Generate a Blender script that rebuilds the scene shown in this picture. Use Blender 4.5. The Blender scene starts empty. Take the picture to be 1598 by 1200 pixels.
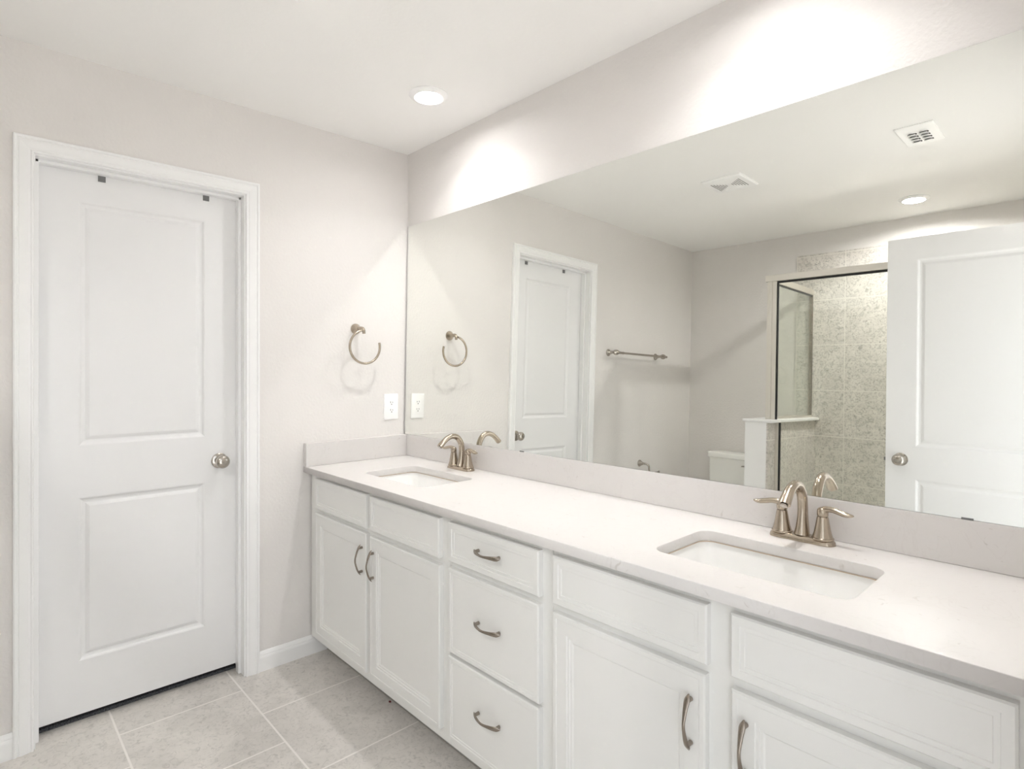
import bpy, bmesh, math, random
from mathutils import Vector, Matrix
C = bpy.context.scene
COL = C.collection
random.seed(4)

# ------------------------------------------------------------------ camera
cam = bpy.data.objects.new('camera', bpy.data.cameras.new('camera'))
COL.objects.link(cam)
cam.location = (2.5926, -1.6778, 1.3216)
cam.rotation_euler = (math.radians(90), 0, math.radians(90 - 43.1246))
cam.data.sensor_width = 36
cam.data.lens = 902.44 / 1598 * 36
cam.data.shift_y = -25.93 / 1598
cam.data.clip_start = 0.01
C.camera = cam

# ------------------------------------------------------------------ world: daylight of the next room, comes in by the open doorway
w = bpy.data.worlds.new('world'); C.world = w; w.use_nodes = True
bg = w.node_tree.nodes['Background']
W_UP, W_DOWN = 1.2, 2.1                        # light of the next room; stronger glow from below added to brighten the ceiling
wt = w.node_tree
_tc = wt.nodes.new('ShaderNodeTexCoord'); _sp = wt.nodes.new('ShaderNodeSeparateXYZ'); _rp = wt.nodes.new('ShaderNodeValToRGB')
wt.links.new(_tc.outputs['Generated'], _sp.inputs[0])
_mr = wt.nodes.new('ShaderNodeMapRange'); _mr.inputs['From Min'].default_value = -1; _mr.inputs['From Max'].default_value = 1
wt.links.new(_sp.outputs['Z'], _mr.inputs['Value']); wt.links.new(_mr.outputs[0], _rp.inputs['Fac'])
_rp.color_ramp.elements[0].position = .22; _rp.color_ramp.elements[1].position = .56
_mx = wt.nodes.new('ShaderNodeMix'); _mx.data_type = 'RGBA'; _mx.clamp_factor = True
_mx.inputs['A'].default_value = (W_DOWN * 1.0, W_DOWN * .97, W_DOWN * .93, 1); _mx.inputs['B'].default_value = (W_UP * .90, W_UP * .95, W_UP * 1.0, 1)
wt.links.new(_rp.outputs['Color'], _mx.inputs['Factor']); wt.links.new(_mx.outputs['Result'], bg.inputs[0])
bg.inputs[1].default_value = 1.0
LAMP = 82.0                                  # radiance of the recessed lamps
LAMP_SHOWER = 540.0
BEAM = 1.5
C.view_settings.view_transform = 'Standard'
C.view_settings.look = 'None'
C.view_settings.gamma = 1
C.view_settings.use_curve_mapping = False
C.view_settings.exposure = 0.85
cy = C.cycles
cy.max_bounces = 14; cy.diffuse_bounces = 7; cy.glossy_bounces = 8; cy.transparent_max_bounces = 16
cy.caustics_reflective = True
cy.blur_glossy = 0.0
cy.sample_clamp_indirect = 0
cy.use_guiding = True
cy.use_surface_guiding = True
cy.guiding_training_samples = 64
cy.use_denoising = True

# ------------------------------------------------------------------ dimensions
H = 2.44
DEPTH = 2.89
XR = 2.570
ZK = 0.8692; TK = 0.0273; ZS = 0.9762
YC = -0.5615

# ------------------------------------------------------------------ materials
def nodes(name):
    m = bpy.data.materials.new(name); m.use_nodes = True
    nt = m.node_tree
    return m, nt, nt.nodes['Principled BSDF']
def mat(name, col, rough=0.5, metal=0.0, spec=0.5, bump=None, coat=0.0, var=None):
    m, nt, p = nodes(name)
    p.inputs['Base Color'].default_value = (*col, 1)
    p.inputs['Roughness'].default_value = rough
    p.inputs['Metallic'].default_value = metal
    p.inputs['Specular IOR Level'].default_value = spec
    p.inputs['Coat Weight'].default_value = coat
    tc = nt.nodes.new('ShaderNodeTexCoord')
    if var:
        sc, amt = var
        n = nt.nodes.new('ShaderNodeTexNoise'); n.inputs['Scale'].default_value = sc; n.inputs['Detail'].default_value = 3
        nt.links.new(tc.outputs['Object'], n.inputs['Vector'])
        r = nt.nodes.new('ShaderNodeValToRGB')
        r.color_ramp.elements[0].position = .3; r.color_ramp.elements[1].position = .7
        r.color_ramp.elements[0].color = (*[c * (1 - amt) for c in col], 1)
        r.color_ramp.elements[1].color = (*[min(1, c * (1 + amt)) for c in col], 1)
        nt.links.new(n.outputs['Fac'], r.inputs['Fac']); nt.links.new(r.outputs['Color'], p.inputs['Base Color'])
    if bump:
        sc, st, dist = bump
        n = nt.nodes.new('ShaderNodeTexNoise'); n.inputs['Scale'].default_value = sc; n.inputs['Detail'].default_value = 2
        n.inputs['Roughness'].default_value = .45
        nt.links.new(tc.outputs['Object'], n.inputs['Vector'])
        b = nt.nodes.new('ShaderNodeBump'); b.inputs['Strength'].default_value = st; b.inputs['Distance'].default_value = dist
        nt.links.new(n.outputs['Fac'], b.inputs['Height']); nt.links.new(b.outputs['Normal'], p.inputs['Normal'])
    return m
M = {}
M['wall'] = mat('wall_paint', (.745, .722, .705), .62, spec=.35, bump=(85, .6, .0026), var=(2, .01))
M['ceiling'] = mat('ceiling_paint', (.90, .895, .885), .9, spec=.2, bump=(70, .25, .0015))
M['trim'] = mat('trim_paint', (.87, .87, .87), .34, spec=.45)
M['door'] = mat('door_paint', (.81, .81, .815), .36, spec=.5, bump=(160, .06, .0006))
M['cab'] = mat('cabinet_paint', (.78, .78, .765), .38, spec=.5, bump=(60, .03, .0004))
M['dark'] = mat('dark_void', (.02, .02, .018), .8)
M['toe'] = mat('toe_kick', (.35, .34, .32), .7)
M['nickel'] = mat('brushed_nickel', (.47, .405, .33), .23, 1.0, bump=(220, .05, .0003))
M['satin'] = mat('satin_nickel', (.50, .465, .42), .17, 1.0)
M['pewter'] = mat('pull_metal', (.33, .29, .25), .25, 1.0)
M['rail'] = mat('shower_rail_nickel', (.76, .73, .68), .38, 1.0)
M['black'] = mat('black_strip', (.012, .012, .012), .5)  # even black colour of the thin strips along the shower rails
M['porcelain'] = mat('porcelain', (.86, .86, .85), .08, spec=.6, coat=.3)
M['china'] = mat('toilet_china', (.87, .87, .84), .10, spec=.55, coat=.2)
M['plastic'] = mat('white_plastic', (.93, .93, .93), .3)
M['slot'] = mat('slot_shade', (.05, .045, .04), .6)  # dark colour stands for the shade inside slots and vent openings
M['caulk'] = mat('tan_caulk', (.50, .40, .31), .6)
M['carpet'] = mat('dark_carpet', (.10, .105, .115), 1.0, bump=(260, 1.0, .01), var=(240, .8))
M['grey_metal'] = mat('grey_bracket', (.20, .20, .20), .4, .6)
# mirror silvering: faint warm green of the glass
m, nt, p = nodes('mirror_silver')
g = nt.nodes.new('ShaderNodeBsdfAnisotropic'); g.inputs['Color'].default_value = (.905, .915, .885, 1); g.inputs['Roughness'].default_value = 0.0
nt.links.new(g.outputs[0], nt.nodes['Material Output'].inputs['Surface']); nt.nodes.remove(p)
M['mirror'] = m
# clear shower glass: tinted transmission and a Fresnel reflection
m, nt, p = nodes('shower_glass')
tr = nt.nodes.new('ShaderNodeBsdfTransparent'); tr.inputs[0].default_value = (.965, .972, .955, 1)
gl = nt.nodes.new('ShaderNodeBsdfAnisotropic'); gl.inputs['Roughness'].default_value = .0; gl.inputs['Color'].default_value = (.95, 1, .97, 1)
lw = nt.nodes.new('ShaderNodeLayerWeight'); lw.inputs[0].default_value = .5
pw = nt.nodes.new('ShaderNodeMath'); pw.operation = 'POWER'; pw.inputs[1].default_value = 5
fr = nt.nodes.new('ShaderNodeMath'); fr.operation = 'MULTIPLY_ADD'; fr.inputs[1].default_value = .85; fr.inputs[2].default_value = .04
nt.links.new(lw.outputs['Facing'], pw.inputs[0]); nt.links.new(pw.outputs[0], fr.inputs[0])
mx = nt.nodes.new('ShaderNodeMixShader')
nt.links.new(fr.outputs[0], mx.inputs[0]); nt.links.new(tr.outputs[0], mx.inputs[1]); nt.links.new(gl.outputs[0], mx.inputs[2])
nt.links.new(mx.outputs[0], nt.nodes['Material Output'].inputs['Surface']); nt.nodes.remove(p)
M['glass'] = m
# lamp lens
m, nt, p = nodes('lamp_lens')
e = nt.nodes.new('ShaderNodeEmission'); e.inputs[0].default_value = (1, .985, .972, 1); e.inputs[1].default_value = LAMP
nt.links.new(e.outputs[0], nt.nodes['Material Output'].inputs['Surface']); nt.nodes.remove(p)
M['lens'] = m
m = m.copy(); m.name = 'lamp_lens_shower'; m.node_tree.nodes['Emission'].inputs[1].default_value = LAMP_SHOWER; M['lens_shower'] = m
# quartz with sparse grey flecks and faint veins
def quartz():
    m, nt, p = nodes('quartz')
    p.inputs['Roughness'].default_value = .36; p.inputs['Specular IOR Level'].default_value = .32
    tc = nt.nodes.new('ShaderNodeTexCoord')
    def noise(s, d, dist=0):
        n = nt.nodes.new('ShaderNodeTexNoise'); n.inputs['Scale'].default_value = s; n.inputs['Detail'].default_value = d
        n.inputs['Distortion'].default_value = dist
        nt.links.new(tc.outputs['Object'], n.inputs['Vector']); return n
    def ramp(src, stops):
        r = nt.nodes.new('ShaderNodeValToRGB'); nt.links.new(src.outputs['Fac'], r.inputs['Fac'])
        el = r.color_ramp.elements
        el[0].position, el[1].position = stops[0][0], stops[-1][0]
        el[0].color = (*[stops[0][1]] * 3, 1); el[1].color = (*[stops[-1][1]] * 3, 1)
        for q, v in stops[1:-1]:
            k = el.new(q); k.color = (v, v, v, 1)
        return r
    a = ramp(noise(38, 3, 1.2), [(.675, 0), (.76, .65)])
    b = ramp(noise(5, 4, 2.5), [(.487, 0), (.5, .12), (.513, 0)])
    c = ramp(noise(1.5, 2), [(.3, 0), (.7, .25)])
    mx = nt.nodes.new('ShaderNodeMix'); mx.data_type = 'RGBA'
    mx.inputs['A'].default_value = (.68, .66, .648, 1); mx.inputs['B'].default_value = (.50, .465, .44, 1)
    ad = nt.nodes.new('ShaderNodeMath'); ad.operation = 'ADD'; ad.use_clamp = True
    nt.links.new(a.outputs['Color'], ad.inputs[0]); nt.links.new(b.outputs['Color'], ad.inputs[1])
    nt.links.new(ad.outputs[0], mx.inputs['Factor']); nt.links.new(mx.outputs['Result'], p.inputs['Base Color'])
    return m
M['quartz'] = quartz()
# stone-look tiles in a Brick texture; axes say which object axes carry the pattern
def tile(name, axes, bw, bh, off, phase, c1, c2, vein, grout, mortar, rough, vr=(.50, .78)):
    m, nt, p = nodes(name)
    p.inputs['Roughness'].default_value = rough; p.inputs['Specular IOR Level'].default_value = .4
    tc = nt.nodes.new('ShaderNodeTexCoord'); sp = nt.nodes.new('ShaderNodeSeparateXYZ'); cb = nt.nodes.new('ShaderNodeCombineXYZ')
    nt.links.new(tc.outputs['Object'], sp.inputs[0])
    for k, ax in enumerate(axes):
        ad = nt.nodes.new('ShaderNodeMath'); ad.operation = 'ADD'; ad.inputs[1].default_value = phase[k]
        nt.links.new(sp.outputs[ax], ad.inputs[0]); nt.links.new(ad.outputs[0], cb.inputs[k])
    br = nt.nodes.new('ShaderNodeTexBrick')
    br.offset = off; br.offset_frequency = 2; br.squash = 1
    br.inputs['Scale'].default_value = 1; br.inputs['Brick Width'].default_value = bw; br.inputs['Row Height'].default_value = bh
    br.inputs['Mortar Size'].default_value = mortar; br.inputs['Mortar Smooth'].default_value = .1; br.inputs['Bias'].default_value = 0
    br.inputs['Color1'].default_value = (*c1, 1); br.inputs['Color2'].default_value = (*[v * .95 for v in c1], 1)
    br.inputs['Mortar'].default_value = (*grout, 1)
    nt.links.new(cb.outputs[0], br.inputs['Vector'])
    def nz(s, d, dist, lo, hi):
        n = nt.nodes.new('ShaderNodeTexNoise'); n.inputs['Scale'].default_value = s; n.inputs['Detail'].default_value = d
        n.inputs['Roughness'].default_value = .65; n.inputs['Distortion'].default_value = dist
        nt.links.new(tc.outputs['Object'], n.inputs['Vector'])
        r = nt.nodes.new('ShaderNodeMapRange'); r.inputs['From Min'].default_value = lo; r.inputs['From Max'].default_value = hi
        nt.links.new(n.outputs['Fac'], r.inputs['Value']); return r.outputs[0]
    mA = nt.nodes.new('ShaderNodeMix'); mA.data_type = 'RGBA'
    nt.links.new(br.outputs['Color'], mA.inputs['A']); mA.inputs['B'].default_value = (*c2, 1)
    nt.links.new(nz(7, 6, .8, .38, .68), mA.inputs['Factor'])
    mB = nt.nodes.new('ShaderNodeMix'); mB.data_type = 'RGBA'
    nt.links.new(mA.outputs['Result'], mB.inputs['A']); mB.inputs['B'].default_value = (*vein, 1)
    nt.links.new(nz(48, 5, 1.4, vr[0], vr[1]), mB.inputs['Factor'])
    mC = nt.nodes.new('ShaderNodeMix'); mC.data_type = 'RGBA'
    nt.links.new(mB.outputs['Result'], mC.inputs['A']); mC.inputs['B'].default_value = (*grout, 1)
    nt.links.new(br.outputs['Fac'], mC.inputs['Factor'])
    nt.links.new(mC.outputs['Result'], p.inputs['Base Color'])
    bp = nt.nodes.new('ShaderNodeBump'); bp.inputs['Strength'].default_value = .5; bp.inputs['Distance'].default_value = .0015; bp.invert = True
    nt.links.new(br.outputs['Fac'], bp.inputs['Height']); nt.links.new(bp.outputs['Normal'], p.inputs['Normal'])
    return m
M['floor'] = tile('floor_tile', ('X', 'Y'), .445, .4235, .5, (.115 + .4450 + .2225, 4.235 + .0086 + .856 - .4235 * 2), (.69, .66, .625), (.58, .555, .525), (.40, .385, .365), (.80, .77, .74), .0035, .42)
WT = dict(vr=(.46, .68), c1=(.75, .715, .67), c2=(.63, .60, .56), vein=(.365, .35, .32), grout=(.76, .73, .68), mortar=.003, rough=.4)
M['tile_back'] = tile('shower_tile_back', ('X', 'Z'), .33, .33, 0, (-.88 + .33 * 3 + .0, .05), **WT)
M['tile_side'] = tile('shower_tile_side', ('Y', 'Z'), .33, .33, 0, (2.88 + .15, .05), **WT)

# ------------------------------------------------------------------ mesh helpers
def fin(bm, smooth=None):
    bmesh.ops.remove_doubles(bm, verts=bm.verts, dist=1e-5)
    bmesh.ops.recalc_face_normals(bm, faces=bm.faces)
    if smooth is not None:
        for f in bm.faces: f.smooth = True
    return bm
def obj(name, bm, m, parent=None, smooth=None, bevel=0, loc=None, fix=True):
    if fix: fin(bm, smooth)
    me = bpy.data.meshes.new(name); bm.to_mesh(me); bm.free()
    for mm in (m if isinstance(m, (list, tuple)) else [m]): me.materials.append(mm)
    o = bpy.data.objects.new(name, me); COL.objects.link(o)
    if loc: o.location = loc
    if parent: o.parent = parent
    if smooth:
        me.set_sharp_from_angle(angle=math.radians(smooth))
    if bevel:
        b = o.modifiers.new('bevel', 'BEVEL'); b.width = bevel; b.segments = 2; b.limit_method = 'ANGLE'; b.angle_limit = math.radians(40)
        b.harden_normals = False
    return o
def box(bm, a, b, mi=0):
    x0, y0, z0 = a; x1, y1, z1 = b
    v = [bm.verts.new(p) for p in ((x0,y0,z0),(x1,y0,z0),(x1,y1,z0),(x0,y1,z0),(x0,y0,z1),(x1,y0,z1),(x1,y1,z1),(x0,y1,z1))]
    for f in ((0,3,2,1),(4,5,6,7),(0,1,5,4),(1,2,6,5),(2,3,7,6),(3,0,4,7)):
        bm.faces.new([v[i] for i in f]).material_index = mi
def lathe(bm, prof, axis='Z', o=(0,0,0), seg=32, T=None, mi=0):
    """prof: (radius, height) along the axis; T optional matrix"""
    rows = []
    for r, h in prof:
        row = []
        for k in range(seg):
            a = 2 * math.pi * k / seg
            c, s = r * math.cos(a), r * math.sin(a)
            p = {'Z': (c, s, h), 'X': (h, c, s), 'Y': (c, h, s)}[axis]
            p = Vector(p)
            if T: p = T @ p
            row.append(bm.verts.new(p + Vector(o)))
        rows.append(row)
    for i in range(len(rows) - 1):
        for k in range(seg):
            bm.faces.new((rows[i][k], rows[i][(k+1)%seg], rows[i+1][(k+1)%seg], rows[i+1][k])).material_index = mi
    if prof[0][0] > 1e-6: bm.faces.new(rows[0]).material_index = mi
    if prof[-1][0] > 1e-6: bm.faces.new(rows[-1]).material_index = mi
def spline(pts, n):
    """Catmull-Rom through points (tuples of any length)"""
    P = [pts[0]] + list(pts) + [pts[-1]]
    out = []
    for i in range(1, len(P) - 2):
        for k in range(n):
            t = k / n
            out.append(tuple(.5 * (2*b + (c-a)*t + (2*a-5*b+4*c-d)*t*t + (3*b-a-3*c+d)*t**3) for a, b, c, d in zip(P[i-1], P[i], P[i+1], P[i+2])))
    out.append(tuple(pts[-1]))
    return out
def tube(bm, path, ra, rb=None, side=Vector((1,0,0)), seg=16, cap=True):
    """elliptical tube: ra along 'side', rb across"""
    rb = rb or ra
    P = [Vector(p) for p in path]; rows = []
    for i, p in enumerate(P):
        t = (P[min(i+1, len(P)-1)] - P[max(i-1, 0)]).normalized()
        s = (side - t * side.dot(t)).normalized(); n = t.cross(s)
        a = ra[i] if hasattr(ra, '__len__') else ra; b = rb[i] if hasattr(rb, '__len__') else rb
        rows.append([bm.verts.new(p + s * a * math.cos(2*math.pi*k/seg) + n * b * math.sin(2*math.pi*k/seg)) for k in range(seg)])
    for i in range(len(rows) - 1):
        for k in range(seg):
            bm.faces.new((rows[i][k], rows[i][(k+1)%seg], rows[i+1][(k+1)%seg], rows[i+1][k]))
    if cap: bm.faces.new(rows[0]); bm.faces.new(rows[-1])
def rrect(x0, y0, x1, y1, r, n=6):
    out = []
    for cx, cy_, a0 in ((x1-r, y1-r, 0), (x0+r, y1-r, 90), (x0+r, y0+r, 180), (x1-r, y0+r, 270)):
        for k in range(n + 1):
            a = math.radians(a0 + 90 * k / n); out.append((cx + r*math.cos(a), cy_ + r*math.sin(a)))
    return out
def loft(bm, loops, cap0=True, cap1=True, mi=0):
    R = [[bm.verts.new(p) for p in L] for L in loops]; n = len(R[0])
    for i in range(len(R) - 1):
        for k in range(n): bm.faces.new((R[i][k], R[i][(k+1)%n], R[i+1][(k+1)%n], R[i+1][k])).material_index = mi
    if cap0: bm.faces.new(R[0]).material_index = mi
    if cap1: bm.faces.new(R[-1]).material_index = mi
def panel_slab(bm, w, h, t, holes, rings, edge=((0, 0),)):
    """slab in local (u, v, d): front face at d=0, back at d=-t; holes (u0,v0,u1,v1) get concentric rings of (inset, depth)"""
    us = sorted({0, w} | {x for q in holes for x in (q[0], q[2])}); vs = sorted({0, h} | {x for q in holes for x in (q[1], q[3])})
    def ins(u, v): return any(q[0]-1e-6 < u < q[2]+1e-6 and q[1]-1e-6 < v < q[3]+1e-6 for q in holes)
    V = lambda u, v, d: bm.verts.new((u, v, d))
    for i in range(len(us)-1):
        for j in range(len(vs)-1):
            if not ins((us[i]+us[i+1])/2, (vs[j]+vs[j+1])/2):
                bm.faces.new([V(us[i], vs[j], 0), V(us[i+1], vs[j], 0), V(us[i+1], vs[j+1], 0), V(us[i], vs[j+1], 0)])
    def ringloop(q, i, d): return [(q[0]+i, q[1]+i, d), (q[2]-i, q[1]+i, d), (q[2]-i, q[3]-i, d), (q[0]+i, q[3]-i, d)]
    for q in holes: loft(bm, [ringloop(q, i, d) for i, d in rings], cap0=False)
    # sides and back
    for a, b in (((0,0),(w,0)), ((w,0),(w,h)), ((w,h),(0,h)), ((0,h),(0,0))):
        ks = [a]
        if a[0] != b[0]: ks = [(u, a[1]) for u in (us if a[0] < b[0] else us[::-1])]
        else: ks = [(a[0], v) for v in (vs if a[1] < b[1] else vs[::-1])]
        for p0, p1 in zip(ks, ks[1:]):
            bm.faces.new([V(*p0, 0), V(*p0, -t), V(*p1, -t), V(*p1, 0)])
    bm.faces.new([V(0,0,-t), V(0,h,-t), V(w,h,-t), V(w,0,-t)])
def front_slab(w, h, t, rings):
    """cabinet front: whole face is one set of rings"""
    bm = bmesh.new()
    L = lambda i, d: [(i, i, d), (w-i, i, d), (w-i, h-i, d), (i, h-i, d)]
    loft(bm, [L(0, -t)] + [L(i, d) for i, d in rings])
    return bm
def frame_to(bm, T):
    bmesh.ops.transform(bm, matrix=T, verts=bm.verts)
def empty(name, loc, rz=0):
    o = bpy.data.objects.new(name, None); COL.objects.link(o); o.location = loc; o.rotation_euler = (0, 0, rz); o.empty_display_size = .05
    return o
def tag(o, label, cat, group=None):
    o['label'] = label; o['category'] = cat
    if group: o['group'] = group
    return o
def struct(o, label=None, cat=None):
    o['kind'] = 'structure'
    if label: o['label'] = label
    if cat: o['category'] = cat
    return o
def copy_tree(o, parent=None):
    c = o.copy(); COL.objects.link(c)
    if parent: c.parent = parent
    for ch in [k for k in bpy.data.objects if k.parent == o]: copy_tree(ch, c)
    return c

# ------------------------------------------------------------------ room shell
DY0, DY1, DZ = -1.513, -.822, 2.059           # closet door opening in the left wall (jamb faces)
RY0, RY1 = -1.828, -.992                      # doorway in the right wall
bm = bmesh.new(); box(bm, (-.1, -DEPTH-.1, -.05), (XR+.115, .1, 0))
struct(obj('floor', bm, M['floor']), 'beige-grey stone-look square tile floor laid in offset rows', 'floor')
bm = bmesh.new(); box(bm, (-.115, -DEPTH-.1, H), (XR+.115, .1, H+.05))
struct(obj('ceiling', bm, M['ceiling']), 'smooth white ceiling with one lit lamp over the near sinks', 'ceiling')
WTH = .115
bm = bmesh.new()
box(bm, (-WTH, -DEPTH-.1, 0), (0, DY0-.012, H)); box(bm, (-WTH, DY1+.012, 0), (0, 0, H)); box(bm, (-WTH, DY0-.012, DZ+.012), (0, DY1+.012, H))
struct(obj('wall_left', bm, M['wall']), 'pale greige textured wall holding the closed white door', 'wall')
bm = bmesh.new(); box(bm, (-WTH, 0, 0), (XR+.115, .1, H))
struct(obj('wall_front', bm, M['wall']), 'pale greige textured wall behind the long mirror', 'wall')
bm = bmesh.new(); box(bm, (0, -DEPTH-.1, 0), (XR+.115, -DEPTH, H))
struct(obj('wall_back', bm, M['wall']), 'greige wall behind the toilet seen in the mirror', 'wall')
bm = bmesh.new()
box(bm, (XR, -DEPTH, 0), (XR+.115, RY0-.012, H)); box(bm, (XR, RY1+.012, 0), (XR+.115, 0, H)); box(bm, (XR, RY0-.012, 2.071), (XR+.115, RY1+.012, H))
struct(obj('wall_right', bm, M['wall']), 'greige wall with the doorway the picture is taken from', 'wall')
# closet behind the closed door: carpet, and unseen walls added to keep world light off it
bm = bmesh.new(); box(bm, (-1.0, -1.9, -.04), (-.1, -.4, .012))
struct(obj('floor_closet', bm, M['carpet']), 'dark grey carpet showing in the gap under the closed door', 'carpet')
bm = bmesh.new()
box(bm, (-1.05, -1.95, -.04), (-1.0, -.35, H)); box(bm, (-1.0, -1.95, -.04), (-WTH, -1.9, H)); box(bm, (-1.0, -.4, -.04), (-WTH, -.35, H)); box(bm, (-1.05, -1.95, H), (-WTH, -.35, H+.05))
struct(obj('wall_closet', bm, M['wall']), 'unseen walls added around the closet behind the closed door', 'wall')

# baseboards
BP = [(0, 0), (.013, 0), (.013, .058), (.0115, .064), (.0095, .067), (.0095, .071), (.006, .079), (.002, .085), (0, .085)]
def base(name, p0, p1, out):
    """straight baseboard from p0 to p1, profile grows along 'out'"""
    bm = bmesh.new(); out = Vector(out)
    loft(bm, [[tuple(Vector(p) + out * a + Vector((0, 0, b))) for a, b in BP] for p in (p0, p1)])
    return struct(obj(name, bm, M['trim']))
base('baseboard_left', (0, -.7615, 0), (0, -.45, 0), (1, 0, 0))
base('baseboard_rear_left', (0, -DEPTH, 0), (0, -1.5735, 0), (1, 0, 0))
base('baseboard_back', (.014, -DEPTH, 0), (.865, -DEPTH, 0), (0, 1, 0))

# ------------------------------------------------------------------ door casing profile (a outward from the opening, b off the wall)
CP = [(0, 0), (0, .009), (.002, .0115), (.006, .0125), (.008, .0105), (.011, .0105), (.015, .0125), (.036, .0150), (.039, .0150), (.041, .0125), (.0435, .0125), (.046, .0165), (.050, .018), (.0545, .0165), (.0555, .012), (.0555, 0)]
def casing_pieces(parent, y0, y1, zt, x, sx, sc=1.0):
    def P(a, b, k):
        pts = {0: (y0-a, 0), 1: (y0-a, zt+a), 2: (y1+a, zt+a), 3: (y1+a, 0)}[k]
        return (x + sx*b, pts[0], pts[1])
    for k, nm in ((0, 'side_casing'), (1, 'head_casing'), (2, 'side_casing')):
        bm = bmesh.new(); loft(bm, [[P(a, b, k) for a, b in CP], [P(a, b, k+1) for a, b in CP]])
        obj(nm, bm, M['trim'], parent)
def make_knob(parent, loc, axis_rot, m, name='door_knob'):
    bm = bmesh.new()
    lathe(bm, [(.0315, 0), (.0325, .002), (.0315, .006), (.026, .0085), (.014, .010), (.0115, .014), (.0115, .026), (.014, .030), (.022, .034), (.0265, .040), (.028, .046), (.0275, .053), (.024, .059), (.017, .063), (.008, .0648), (0, .065)], seg=40)
    bm.transform(axis_rot)
    k = obj(name, bm, m, parent, smooth=50, loc=loc)
    return k
RZ = lambda a: Matrix.Rotation(math.radians(a), 4, 'Z')
RY = lambda a: Matrix.Rotation(math.radians(a), 4, 'Y')
RX = lambda a: Matrix.Rotation(math.radians(a), 4, 'X')
DOOR_RINGS = [(0, 0), (.004, -.0015), (.010, -.0065), (.016, -.0085), (.021, -.0085), (.027, -.0055), (.034, -.0030), (.036, -.0030)]

# closed door
d1 = struct(empty('door_1', (0, (DY0+DY1)/2, 0)), 'closed white two-panel door with round knob in the left wall', 'door')
T0 = Matrix.Translation((0, -(DY0+DY1)/2, 0))
def dobj(name, bm, m, parent=d1, **k):
    bm.transform(T0); return obj(name, bm, m, parent, **k)
XS = -.073                                    # face of the slab
bm = bmesh.new()
W, HH = DY1-DY0-.006, 2.055-.035
y0 = DY0+.003
hol = []
for (a0, b0, a1, b1) in ((-1.385, .232, -.956, .838), (-1.385, 1.032, -.956, 1.942)):
    hol.append((a0-y0, b0-.035, a1-y0, b1-.035))
panel_slab(bm, W, HH, .035, hol, DOOR_RINGS)
bm.transform(Matrix(((0,0,1,XS),(1,0,0,y0),(0,1,0,.035),(0,0,0,1))))
dobj('door_slab', bm, M['door'])
for (y, s) in ((DY0, 1), (DY1, -1)):
    bm = bmesh.new(); box(bm, (-WTH, min(y, y-s*.012), 0), (.001, max(y, y-s*.012), DZ+.012)); dobj('side_jamb', bm, M['trim'])
    bm = bmesh.new(); box(bm, (XS+.0015, min(y, y+s*.0115), 0), (XS+.036, max(y, y+s*.0115), DZ)); dobj('door_stop', bm, M['trim'], bevel=.002)
bm = bmesh.new(); box(bm, (-WTH, DY0, DZ), (.001, DY1, DZ+.012)); dobj('head_jamb', bm, M['trim'])
bm = bmesh.new(); box(bm, (XS+.0015, DY0, DZ-.0115), (XS+.036, DY1, DZ)); dobj('door_stop', bm, M['trim'], bevel=.002)
k = empty('casing', (0, 0, 0)); k.parent = d1; k.location = (0, -(DY0+DY1)/2, 0)
casing_pieces(k, DY0-.005, DY1+.005, DZ+.005, 0, 1)
kn = make_knob(d1, (XS, -.900-(DY0+DY1)/2, .925), RY(90), M['satin'])
# two small grey brackets on the door top
for y, lb in ((-1.314, 'left of the two small dark grey brackets hooked over the closed door top'), (-.952, 'right of the two small dark grey brackets hooked over the closed door top')):
    bm = bmesh.new()
    box(bm, (XS+.0002, y-.012, 2.026), (XS+.0034, y+.012, 2.0572)); box(bm, (XS-.0358, y-.012, 2.0556), (XS+.0034, y+.012, 2.0572))
    box(bm, (XS+.0034, y-.004, 2.026), (XS+.007, y+.010, 2.034))
    tag(obj('door_hook', bm, M['grey_metal'], bevel=.0005), lb, 'hook', 'brackets on the closed door')

# open door, hinged at the doorway the camera stands in
d2 = struct(empty('door_2', (1.7397, -1.7902, 0)), 'open white two-panel door leaf seen in the mirror', 'door')
bm = bmesh.new()
W2 = .813
hol = [(.128, .245-.012, W2-.128, .839-.012), (.128, 1.0-.012, W2-.128, 1.935-.012)]
panel_slab(bm, W2, 2.035, .035, hol, DOOR_RINGS)
bm.transform(Matrix(((1,0,0,0),(0,0,1,0),(0,1,0,.012),(0,0,0,1))))
obj('door_slab', bm, M['door'], d2)
make_knob(d2, (.066, 0, .931), RX(-90), M['satin'])
make_knob(d2, (.066, -.035, .931), RX(90), M['satin'])
bm = bmesh.new(); box(bm, (-.011, -.023, .918), (0, -.013, .934)); box(bm, (-.001, -.030, .898), (.0, -.006, .956))
obj('latch', bm, M['grey_metal'], d2)
for z in (.2, 1.05, 1.85):
    bm = bmesh.new(); lathe(bm, [(.006, z), (.006, z+.09)], seg=12, o=(W2+.004, -.002, 0)); obj('hinge', bm, M['satin'], d2, smooth=40)
d3 = struct(empty('door_3', (XR, RY1, 0)), 'white jamb and casing of the doorway beside the open door', 'doorway')
for (y, s) in ((RY0, -1), (RY1, 1)):
    bm = bmesh.new(); box(bm, (0, min(y, y+s*.012)-RY1, 0), (.115, max(y, y+s*.012)-RY1, 2.071)); obj('side_jamb', bm, M['trim'], d3)
bm = bmesh.new(); box(bm, (0, RY0-RY1, 2.059), (.115, 0, 2.071)); obj('head_jamb', bm, M['trim'], d3)

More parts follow.
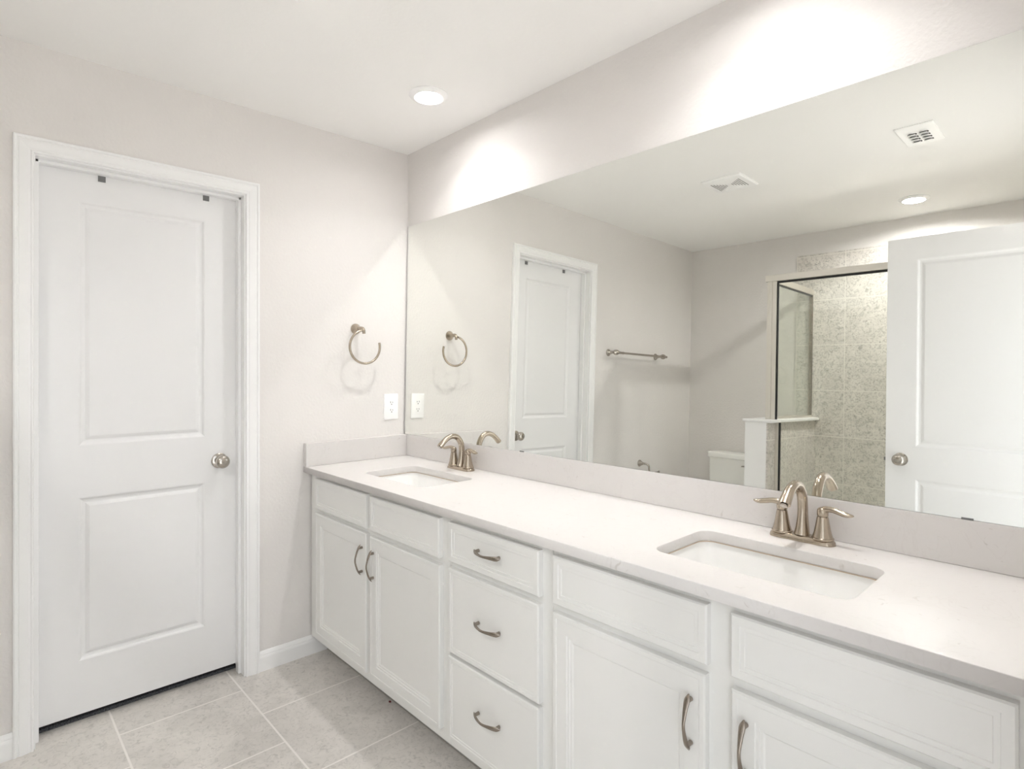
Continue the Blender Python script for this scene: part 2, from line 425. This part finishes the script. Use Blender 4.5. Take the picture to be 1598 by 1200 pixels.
# ------------------------------------------------------------------ shower: tiled faces, knee wall, glass
bm = bmesh.new(); box(bm, (.875, -DEPTH, 0), (XR, -DEPTH+.009, 2.275))
struct(obj('wall_shower_tile', bm, M['tile_back'], bevel=.002), 'mottled grey-beige square stone tiles on the shower back wall', 'tiled wall')
bm = bmesh.new(); box(bm, (XR-.009, -DEPTH+.009, 0), (XR, -2.0, 2.275))
struct(obj('wall_shower_side_tile', bm, M['tile_side']), 'mottled grey-beige stone tiles on the shower side wall', 'tiled wall')
KX0, KX1, KY = .870, 1.009, -2.078
bm = bmesh.new(); box(bm, (KX0, -DEPTH+.009, 0), (KX1, KY, 1.052))
struct(obj('wall_knee', bm, M['wall'] if False else M['trim']), 'white half-height wall between the toilet and the shower', 'half wall')
bm = bmesh.new(); box(bm, (KX1, -DEPTH+.009, 0), (KX1+.009, KY, 1.052))
struct(obj('wall_knee_tile', bm, M['tile_side']), 'stone tiles on the shower side of the half wall', 'tiled wall')
bm = bmesh.new(); box(bm, (KX0-.014, -DEPTH+.009, 1.052), (KX1+.040, KY+.014, 1.070))
struct(obj('trim_1', bm, M['trim'], bevel=.004), 'white ledge capping the half wall by the toilet', 'ledge')
# curb
bm = bmesh.new(); box(bm, (KX1+.009, -2.26, 0), (XR-.009, -2.14, .10))
struct(obj('trim_2', bm, M['tile_back']), 'tiled curb under the shower glass', 'curb')
GY = -2.205                                    # plane of the front glass
GX = .985                                      # plane of the side glass
sh = tag(empty('shower_enclosure', (GX, GY, 0)), 'frameless-look shower glass with brushed nickel rails on half wall', 'shower enclosure')
o0 = Vector((GX, GY, 0))
def sbox(name, a, b, m, bev=.0015, parent=sh):
    bm = bmesh.new(); box(bm, tuple(Vector(a)-o0), tuple(Vector(b)-o0)); return obj(name, bm, m, parent, bevel=bev)
ZT = 1.975
sbox('header_rail', (GX-.045, GY-.02, ZT), (XR-.009, GY+.022, ZT+.042), M['rail'], .003)
hr = sbox('header_strip', (GX+.03, GY-.004, ZT-.012), (XR-.02, GY+.010, ZT), M['black'], 0)
# corner post in three strips, standing on the ledge, and the wall jamb below it
for a, b, dy in ((-.034, -.020, .014), (-.020, .002, .020), (.002, .030, .016)):
    sbox('corner_post', (GX+a, GY-.02, 1.0705), (GX+b, GY+dy, ZT), M['rail'], .002)
sbox('wall_jamb', (KX1+.0092, GY-.016, .10), (KX1+.030, GY+.016, 1.051), M['rail'], .002)
sbox('post_strip', (GX+.030, GY-.004, 1.0705), (GX+.038, GY+.012, ZT-.012), M['black'], 0)
sbox('jamb_strip', (KX1+.030, GY-.004, .10), (KX1+.038, GY+.012, 1.051), M['black'], 0)
sbox('door_glass', (GX+.045, GY-.001, .11), (XR-.03, GY+.005, ZT-.014), M['glass'], 0)
sbox('side_rail', (GX-.016, -DEPTH+.010, ZT-.006), (GX+.016, GY-.021, ZT+.036), M['rail'], .003)
sbox('side_strip', (GX-.004, -DEPTH+.020, ZT-.014), (GX+.010, GY-.021, ZT-.006), M['black'], 0)
sbox('side_bottom_rail', (GX-.014, -DEPTH+.010, 1.0702), (GX+.014, GY-.021, 1.088), M['rail'], .002)
sbox('wall_channel', (GX-.012, -DEPTH+.010, 1.0885), (GX+.012, -DEPTH+.026, ZT-.006), M['pewter'], .001)
sbox('side_glass', (GX-.003, -DEPTH+.024, 1.089), (GX+.003, GY-.021, ZT-.014), M['glass'], 0)

# ------------------------------------------------------------------ vanity cabinets
YF = -.528                                      # face frame plane
FR_DRAWER = [(0, -.0035), (.0035, 0), (.019, 0), (.0205, -.0025), (.0285, -.0025), (.030, -.0045), (.034, -.0045)]
FR_DOOR = [(0, -.0035), (.0035, 0), (.013, 0), (.0145, -.0015), (.048, -.0015), (.050, -.0045), (.056, -.0045), (.058, -.0075), (.063, -.0075), (.067, -.0100)]
def make_pull():
    """arched bar pull with flared pointed ends, along local Z, standing off local -Y"""
    bm = bmesh.new()
    pts = spline([(0, -.008, -.060, .0015, .0012), (0, -.015, -.050, .0068, .0026), (0, -.0225, -.034, .0058, .0030), (0, -.029, -.012, .0040, .0030), (0, -.0305, 0, .0036, .0030),
                  (0, -.029, .012, .0040, .0030), (0, -.0225, .034, .0058, .0030), (0, -.015, .050, .0068, .0026), (0, -.008, .060, .0015, .0012)], 5)
    tube(bm, [p[:3] for p in pts], [p[3] for p in pts], [p[4] for p in pts], seg=12)
    for s in (-1, 1): lathe(bm, [(.0055, 0), (.0050, -.012), (.0045, -.017)], axis='Y', o=(0, 0, s*.047), seg=12)
    return bm
pull_mesh = None
def pull(parent, loc, horiz):
    global pull_mesh
    if pull_mesh is None:
        o = obj('pull_handle', make_pull(), M['pewter'], parent, smooth=60); pull_mesh = o.data
    else:
        o = bpy.data.objects.new('pull_handle', pull_mesh); COL.objects.link(o); o.parent = parent
    o.location = loc
    if horiz: o.rotation_euler = (0, math.radians(90), 0)
    return o
def front(parent, name, x0, x1, z0, z1, x_base, rings, pull_at=None, horiz=False):
    bm = front_slab(x1-x0, z1-z0, .019, rings)
    bm.transform(Matrix(((1,0,0,0),(0,0,-1,0),(0,1,0,0),(0,0,0,1))))       # face looks to -Y
    o = obj(name, bm, M['cab'], parent, loc=(x0-x_base, -.0195, z0))
    if pull_at: pull(o, (pull_at[0]-x0, .0, pull_at[1]-z0), horiz)
    return o
def cabinet(x0, x1, label, fronts):
    t = tag(empty('vanity_cabinet', (x0, YF, 0)), label, 'cabinet', 'white vanity cabinets in a row')
    bm = bmesh.new(); w_ = x1-x0-.001; d0, d1_ = .0195, -YF-.003; z0, z1 = .086, ZK-TK-.0005
    box(bm, (0, d0, z0), (.016, d1_, z1)); box(bm, (w_-.016, d0, z0), (w_, d1_, z1)); box(bm, (.016, d0, z0), (w_-.016, d1_, z0+.016)); box(bm, (.016, d1_-.008, z0+.016), (w_-.016, d1_, z1))
    obj('carcass', bm, M['cab'], t)
    bm = bmesh.new(); box(bm, (0, 0, z0), (w_, .019, z1)); obj('face_frame', bm, M['cab'], t, bevel=.001)
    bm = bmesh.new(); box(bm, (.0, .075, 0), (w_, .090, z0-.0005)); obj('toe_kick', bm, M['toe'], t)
    for f in fronts: front(t, f[0], *f[1:5], x0, f[5], *(f[6:]))
    return t
cabinet(.012, 1.072, 'white vanity cabinet with two doors against the left wall', [
    ('false_drawer_front', .088, .544, .690, .825, FR_DRAWER), ('false_drawer_front', .574, 1.029, .690, .823, FR_DRAWER),
    ('cabinet_door', .090, .546, .124, .671, FR_DOOR, (.519, .565)), ('cabinet_door', .575, 1.034, .127, .668, FR_DOOR, (.606, .562))])
cabinet(1.073, 1.529, 'white vanity cabinet with three drawers stacked in the middle', [
    ('drawer', 1.081, 1.490, .695, .822, FR_DRAWER, (1.284, .765), True), ('drawer', 1.081, 1.490, .402, .674, [(0, -.0035), (.0035, 0), (.012, 0), (.0135, -.0012), (.020, -.0012), (.0215, -.0025)], (1.284, .5445), True),
    ('drawer', 1.081, 1.490, .122, .390, [(0, -.0035), (.0035, 0), (.012, 0), (.0135, -.0012), (.020, -.0012), (.0215, -.0025)], (1.284, .270), True)])
cabinet(1.530, 2.566, 'white vanity cabinet with two doors under the nearer sink', [
    ('false_drawer_front', 1.542, 1.984, .694, .822, FR_DRAWER), ('false_drawer_front', 2.036, 2.480, .692, .822, FR_DRAWER),
    ('cabinet_door', 1.542, 1.980, .127, .672, FR_DOOR, (1.948, .564)), ('cabinet_door', 2.037, 2.480, 0.127, .668, FR_DOOR, (2.069, .562))])

# countertop with two rounded cut-outs
SINKS = [(.548, -.307), (2.000, -.307)]
SW, SD, SR = .447, .262, .038
cu = bpy.data.curves.new('counter', 'CURVE'); cu.dimensions = '2D'; cu.fill_mode = 'BOTH'
def poly(pts):
    s = cu.splines.new('POLY'); s.points.add(len(pts)-1); s.use_cyclic_u = True
    for q, (x, y) in zip(s.points, pts): q.co = (x, y, 0, 1)
e = .0015
poly([(.002, YC+e), (XR-.002, YC+e), (XR-.002, -.002), (.002, -.002)])
for sx, sy in SINKS: poly(rrect(sx-SW/2-e, sy-SD/2-e, sx+SW/2+e, sy+SD/2+e, SR, 8))
cu.extrude = TK/2 - e; cu.bevel_depth = e; cu.bevel_resolution = 1
tmp = bpy.data.objects.new('tmp', cu); COL.objects.link(tmp)
bpy.context.view_layer.update()
me = bpy.data.meshes.new_from_object(tmp.evaluated_get(bpy.context.evaluated_depsgraph_get()))
bpy.data.objects.remove(tmp); me.materials.clear(); me.materials.append(M['quartz'])
ct = bpy.data.objects.new('countertop', me); COL.objects.link(ct); ct.location = (0, 0, ZK - TK/2)
tag(ct, 'long white speckled quartz countertop with two sink cut-outs', 'countertop')
bm = bmesh.new(); box(bm, (.0282, -.0275, ZK+.0003), (XR-.002, -.0005, ZS))
tag(obj('backsplash', bm, M['quartz'], bevel=.0015), 'long low white quartz backsplash under the mirror', 'backsplash')
bm = bmesh.new(); box(bm, (.0005, YC+.001, ZK+.0003), (.0275, -.0005, ZS))
tag(obj('side_splash', bm, M['quartz'], bevel=.0015), 'short white quartz splash on the left wall at the counter end', 'backsplash')

def make_sink():
    t = empty('sink', (0, 0, ZK-TK-.0005))
    bm = bmesh.new(); g = .004
    def L(i, z, r): return [(x, y, z) for x, y in rrect(-SW/2-g+i, -SD/2-g+i, SW/2+g-i, SD/2+g-i, r, 8)]
    loft(bm, [L(-.018, 0, SR+.018), L(0, 0, SR+.004), L(.003, -.004, SR), L(.008, -.06, SR), L(.014, -.105, SR), L(.024, -.125, SR-.004), L(.045, -.134, .030), L(.085, -.139, .018)], cap0=False)
    o = obj('basin', bm, M['porcelain'], t, smooth=45)
    s = o.modifiers.new('t', 'SOLIDIFY'); s.thickness = .008; s.offset = -1
    bm = bmesh.new()
    lathe(bm, [(.031, -.1385), (.031, -.1355), (.024, -.1345), (.021, -.137), (.0205, -.1375)], seg=32); lathe(bm, [(.018, -.1375), (.018, -.133), (.014, -.1315), (0, -.131)], seg=32)
    obj('drain', bm, M['nickel'], t, smooth=40)
    bm = bmesh.new()
    a = [(x, y, .0002) for x, y in rrect(-SW/2, -SD/2, SW/2, SD/2, SR, 8)]; b = [(x, y, -.0022) for x, y in rrect(-SW/2+.001, -SD/2+.001, SW/2-.001, SD/2-.001, SR, 8)]; c = [(x, y, -.003) for x, y in rrect(-SW/2-.003, -SD/2-.003, SW/2+.003, SD/2+.003, SR, 8)]
    loft(bm, [a, b, c], cap0=False, cap1=False); obj('sealant', bm, M['caulk'], t)
    return t
s1 = make_sink(); s1.location.x, s1.location.y = SINKS[0]
tag(s1, 'white undermount rectangular sink nearest the left wall', 'sink', 'undermount sinks')
s2 = copy_tree(s1); s2.location.x, s2.location.y = SINKS[1]
tag(s2, 'white undermount rectangular sink nearer the camera, cut into the right of the counter', 'sink', 'undermount sinks')

# ------------------------------------------------------------------ faucets
def make_faucet():
    t = empty('faucet', (0, 0, ZK))
    bm = bmesh.new()
    def L(i, z): 
        out = []
        for k in range(64):
            a = 2*math.pi*k/64; c, s = math.cos(a), math.sin(a)
            x = (.054 if c > 0 else -.054) * min(1, abs(c)*1.6) + (.0275-i)*c; y = (.0275-i)*s*(1-.18*(1-min(1, abs(x)/.05)) + .10*max(0, 1-abs(x)/.02))
            out.append((x, y, z))
        return out
    loft(bm, [L(0, .0005), L(0, .004), L(.0015, .008), L(.005, .0125), L(.009, .015), L(.016, .0155)])
    obj('base_plate', bm, M['nickel'], t, smooth=35)
    bm = bmesh.new()
    pts = spline([(0, 0, .012, .0195, .0215), (0, .0035, .030, .0165, .019), (0, .006, .060, .0132, .0155), (0, .006, .090, .0125, .0135), (0, .000, .118, .0128, .0130), (0, -.019, .143, .0126, .0124), (0, -.045, .1510, .0125, .0118),
                  (0, -.073, .1445, .0128, .0112), (0, -.097, .128, .0142, .0112), (0, -.115, .111, .0160, .0115)], 6)
    tube(bm, [p[:3] for p in pts], [p[3] for p in pts], [p[4] for p in pts], seg=28)
    obj('spout', bm, M['nickel'], t, smooth=50)
    bm = bmesh.new()
    lathe(bm, [(.009, 0), (.0088, .004), (.0, .004)], seg=20)
    bm.transform(Matrix.Translation((0, -.1145, .110)) @ RX(-37) @ RX(180)); obj('aerator', bm, M['satin'], t, smooth=40)
    for s in (-1, 1):
        bm = bmesh.new()
        lathe(bm, [(.0265, .0135), (.0262, .017), (.0235, .0185), (.0230, .022), (.0205, .030), (.0175, .045), (.0150, .060), (.0135, .069), (.0128, .0705), (.0105, .071), (.0105, .073)], seg=32, o=(s*.051, 0, 0))
        h = obj('handle', bm, M['nickel'], t, smooth=40)
        bm = bmesh.new()
        lathe(bm, [(.0125, .0725), (.0135, .0735), (.0135, .083), (.0125, .089), (.0085, .0935), (.003, .095), (0, .0952)], seg=32, o=(s*.051, 0, 0))
        P = spline([(.046, 0, .084, .0095, .0088), (.058, -.001, .0905, .0088, .0082), (.075, -.003, .0920, .0088, .0072), (.093, -.005, .0885, .0100, .0070), (.108, -.007, .0855, .0100, .0062), (.119, -.008, .0855, .0068, .0042), (.125, -.0085, .0862, .0022, .0018)], 5)
        tube(bm, [(s*p[0], p[1], p[2]) for p in P], [p[3] for p in P], [p[4] for p in P], side=Vector((0, 1, 0)), seg=18)
        obj('lever', bm, M['nickel'], h, smooth=50)
    bm = bmesh.new(); lathe(bm, [(.0028, .012), (.0028, .066), (.0055, .069), (.006, .074), (.004, .079), (0, .080)], seg=16, o=(0, .0245, 0)); obj('lift_rod', bm, M['nickel'], t, smooth=50)
    return t
f1 = make_faucet(); f1.location = (.552, -.080, ZK)
tag(f1, 'brushed nickel two-handle faucet at the sink by the left wall', 'faucet', 'brushed nickel faucets')
f2 = copy_tree(f1); f2.location = (2.003, -.080, ZK)
tag(f2, 'brushed nickel two-handle faucet at the sink nearer the camera', 'faucet', 'brushed nickel faucets')

# ------------------------------------------------------------------ mirror: stands on the backsplash, top edge leans on the wall
mr = tag(empty('wall_mirror', (0, -.0243, ZS)), 'long frameless wall mirror above the double vanity', 'mirror')
MX0, MX1, MH = .010, XR-.004, 1.084
LEAN = math.atan(.0195)
bm = bmesh.new(); box(bm, (MX0, .0, .001), (MX1, .004, MH)); bm.transform(RX(-math.degrees(LEAN)))
gl = obj('mirror_glass', bm, [M['mirror'], M['grey_metal']], mr, fix=True)
for f in gl.data.polygons: f.material_index = 0 if f.normal.y < -.9 else 1
for x, dx in ((.875, .022), (2.33, .022)):
    bm = bmesh.new(); box(bm, (x, -.0020, .0005), (x+dx, -.0004, .0045)); box(bm, (x, -.0020, .0002), (x+dx, .004, .0010)); obj('mirror_clip', bm, M['grey_metal'], mr)

# ------------------------------------------------------------------ towel ring
tr_ = tag(empty('towel_ring', (0, -.300, 1.512)), 'brushed nickel open towel ring on the wall above the outlet', 'towel ring')
bm = bmesh.new(); lathe(bm, [(.026, 0), (.026, .004), (.0235, .008), (.016, .020), (.011, .030), (.0095, .038)], axis='X', seg=32); obj('wall_flange', bm, M['nickel'], tr_, smooth=40)
bm = bmesh.new()
P = spline([(.030, 0, 0, .0095), (.048, .002, .001, .0092), (.062, .005, -.002, .0088), (.070, .006, -.012, .0080), (.072, .006, -.026, .0072)], 6)
tube(bm, [p[:3] for p in P], [p[3] for p in P], side=Vector((0, 1, 0)), seg=16); obj('post', bm, M['nickel'], tr_, smooth=50)
bm = bmesh.new()
RR = .080; cyy, czz = .0120, -.089
path = []
for k in range(61):
    a = math.radians(101 + (376-101) * k / 60); path.append((.072, cyy + RR*math.cos(a), czz + RR*math.sin(a)))
tube(bm, path, .0058, side=Vector((1, 0, 0)), seg=12); obj('ring', bm, M['nickel'], tr_, smooth=50)

# ------------------------------------------------------------------ outlet
ou = tag(empty('electrical_outlet', (0, -.102, 1.123)), 'white duplex outlet plate on the wall beside the mirror', 'outlet')
bm = bmesh.new(); hw, hh = .0405, .0655
loft(bm, [[(.0004, *q) for q in rrect(-hw, -hh, hw, hh, .004, 3)], [(.004, *q) for q in rrect(-hw, -hh, hw, hh, .004, 3)], [(.0062, *q) for q in rrect(-hw+.004, -hh+.004, hw-.004, hh-.004, .003, 3)]])
obj('cover_plate', bm, M['plastic'], ou, smooth=30)
for s in (-1, 1):
    bm = bmesh.new(); z = s*.0195
    loft(bm, [[(x_, y, z+v) for y, v in rrect(-.0165, -.0135, .0165, .0135, .009, 4)] for x_ in (.0060, .0078)])
    rc = obj('receptacle', bm, M['plastic'], ou, smooth=30)
    bm = bmesh.new()
    box(bm, (.0078, -.0075, z-.001), (.0081, -.0050, z+.0075)); box(bm, (.0078, .0050, z-.001), (.0081, .0075, z+.0062))
    lathe(bm, [(.0028, .0078), (.0028, .0081)], axis='X', seg=12, o=(0, 0, z-.0075)); obj('slots', bm, M['slot'], rc)
bm = bmesh.new(); lathe(bm, [(.0028, .0062), (.0024, .0072)], axis='X', seg=12); obj('screw', bm, M['plastic'], ou)

# ------------------------------------------------------------------ towel bar and paper holder on the left wall (seen in the mirror)
tb = tag(empty('towel_bar', (0, -2.044, 1.5)), 'brushed nickel towel bar with turned ends seen in the mirror', 'towel bar')
L2 = .305
for s in (-1, 1):
    bm = bmesh.new()
    lathe(bm, [(.026, .0005), (.026, .004), (.022, .009), (.013, .020), (.0095, .034), (.0095, .052), (.013, .058), (.0165, .066), (.0165, .076), (.012, .083), (.005, .087), (0, .088)], axis='X', seg=24, o=(0, s*L2, 0))
    obj('wall_post', bm, M['satin'], tb, smooth=45)
bm = bmesh.new()
lathe(bm, [(.003, -L2-.055), (.0095, -L2-.051), (.0095, -L2-.041), (.006, -L2-.034), (.008, -L2-.028), (.016, -L2-.020), (.0195, -L2-.008), (.0195, -L2+.008), (.014, -L2+.022), (.010, -L2+.040), (.0085, -L2+.07), (.0105, -L2+.085), (.0085, -L2+.09), (.0080, 0),
           (.0085, L2-.09), (.0105, L2-.085), (.0085, L2-.07), (.010, L2-.040), (.014, L2-.022), (.0195, L2-.008), (.0195, L2+.008), (.016, L2+.020), (.008, L2+.028), (.006, L2+.034), (.0095, L2+.041), (.0095, L2+.051), (.003, L2+.055)], axis='Y', seg=24, o=(.071, 0, 0))
obj('bar', bm, M['satin'], tb, smooth=45)
tp = tag(empty('toilet_paper_holder', (0, -2.163, .668)), 'empty nickel toilet paper holder low on the wall by the toilet', 'toilet paper holder')
bm = bmesh.new(); lathe(bm, [(.026, .0005), (.026, .004), (.0235, .008), (.015, .020), (.010, .034)], axis='X', seg=24); obj('wall_flange', bm, M['satin'], tp, smooth=40)
bm = bmesh.new()
P = spline([(.030, 0, 0, .0085), (.048, -.004, .001, .008), (.064, -.012, -.004, .0075), (.072, -.022, -.018, .007), (.073, -.026, -.045, .0065), (.073, -.036, -.066, .0065), (.073, -.060, -.072, .0065), (.073, -.150, -.072, .0065), (.073, -.160, -.068, .0085), (.073, -.164, -.063, .004)], 5)
tube(bm, [p[:3] for p in P], [p[3] for p in P], side=Vector((1, 0, .2)), seg=14); obj('arm', bm, M['satin'], tp, smooth=50)

# ------------------------------------------------------------------ toilet
to = tag(empty('toilet', (.495, -2.875, 0)), 'white toilet in the corner beside the half wall', 'toilet')
bm = bmesh.new()
def TL(x0, y0, x1, y1, z, r=.03): return [(x, y, z) for x, y in rrect(x0, y0, x1, y1, r, 6)]
loft(bm, [TL(-.185, .012, .185, .175, .385), TL(-.195, .010, .195, .185, .40), TL(-.200, .008, .200, .192, .56), TL(-.202, .008, .202, .195, .718)])
obj('tank', bm, M['china'], to, smooth=40)
bm = bmesh.new(); loft(bm, [TL(-.208, .005, .208, .203, .7185), TL(-.212, .003, .212, .208, .724), TL(-.212, .003, .212, .208, .752), TL(-.206, .007, .206, .202, .760), TL(-.190, .015, .190, .19, .762)])
obj('tank_lid', bm, M['china'], to, smooth=40)
bm = bmesh.new(); lathe(bm, [(.011, .194), (.011, .205), (.007, .207)], axis='Y', o=(.155, 0, .682), seg=16)
P = spline([(.155, .210, .682, .006), (.13, .213, .680, .0052), (.095, .214, .676, .0065), (.08, .214, .674, .003)], 4)
tube(bm, [p[:3] for p in P], [p[3] for p in P], side=Vector((0, 1, 0)), seg=10); obj('flush_lever', bm, M['satin'], to, smooth=50)
def OV(w_, y0, y1, z, n=40):
    out = []
    for k in range(n):
        a = 2*math.pi*k/n; c, s = math.cos(a), math.sin(a)
        yy = (y0+y1)/2 + (y1-y0)/2 * s; xx = w_ * (abs(c)**.85) * (1 if c >= 0 else -1) * (1 - .10*max(0, s))
        out.append((xx, yy, z))
    return out
bm = bmesh.new(); loft(bm, [OV(.115, .10, .60, 0), OV(.110, .12, .58, .04), OV(.100, .13, .54, .15), OV(.120, .13, .58, .24), OV(.165, .12, .67, .33), OV(.183, .11, .70, .375), OV(.185, .10, .705, .392), OV(.145, .20, .665, .392), OV(.135, .21, .65, .36), OV(.09, .27, .55, .26), OV(.04, .33, .43, .22)])
obj('bowl', bm, M['china'], to, smooth=50)
bm = bmesh.new(); loft(bm, [OV(.187, .215, .710, .393), OV(.190, .212, .713, .400), OV(.186, .216, .709, .408), OV(.13, .27, .655, .408), OV(.13, .27, .655, .393), OV(.187, .215, .710, .393)], cap0=False, cap1=False); obj('seat', bm, M['china'], to, smooth=50)
bm = bmesh.new(); loft(bm, [OV(.187, .212, .712, .409), OV(.190, .210, .714, .416), OV(.184, .216, .708, .424), OV(.12, .28, .64, .428)]); obj('lid', bm, M['china'], to, smooth=50)

# ------------------------------------------------------------------ recessed lamps
def make_lamp():
    t = empty('recessed_light', (0, 0, H))
    bm = bmesh.new(); lathe(bm, [(.080, -.0003), (.080, -.003), (.077, -.006), (.060, -.0135), (.0575, -.0135), (.0445, -.0013), (.0445, -.0003)], seg=64)
    bmesh.ops.delete(bm, geom=[f for f in bm.faces if len(f.verts) > 4], context='FACES_ONLY')
    obj('trim_ring', bm, M['plastic'], t, smooth=35)
    bm = bmesh.new()
    vs = [bm.verts.new((.0405*math.cos(2*math.pi*k/48), -.0405*math.sin(2*math.pi*k/48), -.0012)) for k in range(48)]
    bm.faces.new(vs)
    o = obj('lens', bm, M['lens'], t, fix=False)
    return t
def beam(t, power):
    """the lamp's own downward beam, leaves the lens"""
    la = bpy.data.lights.new('lamp_beam', 'AREA'); la.shape = 'DISK'; la.size = .055; la.spread = math.radians(125); la.energy = power
    la.color = (1, .985, .972)
    b = bpy.data.objects.new('lamp_beam', la); COL.objects.link(b); b.parent = t; b.location = (0, 0, -.0022)
l1 = make_lamp(); l1.location = (.628, -.306, H)
tag(l1, 'round white recessed ceiling light over the sink by the left wall', 'ceiling light', 'recessed ceiling lights')
l2 = copy_tree(l1); l2.location = (1.93, -.306, H)
tag(l2, 'round recessed ceiling light over the nearer sink, out of frame', 'ceiling light', 'recessed ceiling lights')
l3 = copy_tree(l1); l3.location = (1.703, -2.472, H)
for ch in l3.children:
    if ch.name.startswith('lens'):
        ch.data = ch.data.copy(); ch.data.materials[0] = M['lens_shower']
tag(l3, 'glaring round recessed light over the shower, seen in the mirror', 'ceiling light', 'recessed ceiling lights')

beam(l1, BEAM); beam(l2, BEAM)

# ------------------------------------------------------------------ ceiling vents
v1 = tag(empty('exhaust_fan', (1.028, -1.487, H)), 'square white exhaust fan grille with fine slots on the ceiling, left of two', 'exhaust fan')
bm = bmesh.new(); q = .1175
loft(bm, [[(x, y, z) for x, y in rrect(-q+i, -q+i, q-i, q-i, .006, 3)] for i, z in ((0, -.0003), (0, -.006), (.006, -.012), (.016, -.0135))])
obj('grille_plate', bm, M['plastic'], v1, smooth=25)
for s in (-1, 1):
    bm = bmesh.new()
    for k in range(6):
        a = .018 + k*.0125; hl = a*.82
        box(bm, (s*a-.0021, -hl, -.0139), (s*a+.0021, hl, -.0134))
    obj('slots', bm, M['slot'], v1)
    bm = bmesh.new()
    for k in range(7):
        a = .016 + k*.0105; hl = a*.82
        box(bm, (-hl, s*a-.0008, -.0152), (hl, s*a+.0035, -.0134))
    obj('louvers', bm, M['plastic'], v1)
v2 = tag(empty('air_register', (1.943, -1.453, H)), 'rectangular white air register with dark louver openings, right of two', 'air vent')
bm = bmesh.new(); a, b = .0735, .1225
loft(bm, [[(x, y, z) for x, y in rrect(-a+i, -b+i, a-i, b-i, .003, 2)] for i, z in ((0, -.0003), (0, -.004), (.004, -.0075))])
obj('register_plate', bm, M['plastic'], v2, smooth=25)
for i in range(2):
    for k in range(4):
        y = -.070 + k*.034; x = (-.018 if i else .026)
        bm = bmesh.new()
        # a flat dark strip for the shaded opening and a curved vane standing below it
        box(bm, (x-.019, y-.012, -.0079), (x+.013, y+.004, -.0075), 1)
        pr = [(-.012, -.0078), (-.004, -.013), (.006, -.0185), (.014, -.0215), (.0155, -.0200), (.008, -.0165), (-.001, -.0110), (-.008, -.0078)]
        loft(bm, [[(x-.021, y+u+.006, v) for u, v in pr], [(x+.008, y+u+.006, v) for u, v in pr]])
        obj('vane', bm, [M['plastic'], M['slot']], v2)

# ------------------------------------------------------------------ a crumb on the floor
bm = bmesh.new(); bmesh.ops.create_icosphere(bm, subdivisions=2, radius=.0045)
for v in bm.verts: v.co = Vector((v.co.x * (1 + .5 * random.random()), v.co.y, v.co.z * .7))
tag(obj('paint_chip', bm, mat('dark_red', (.12, .02, .02), .6), loc=(.595, -.468, .0032)), 'tiny dark red scrap on the floor tile below the cabinet', 'scrap')
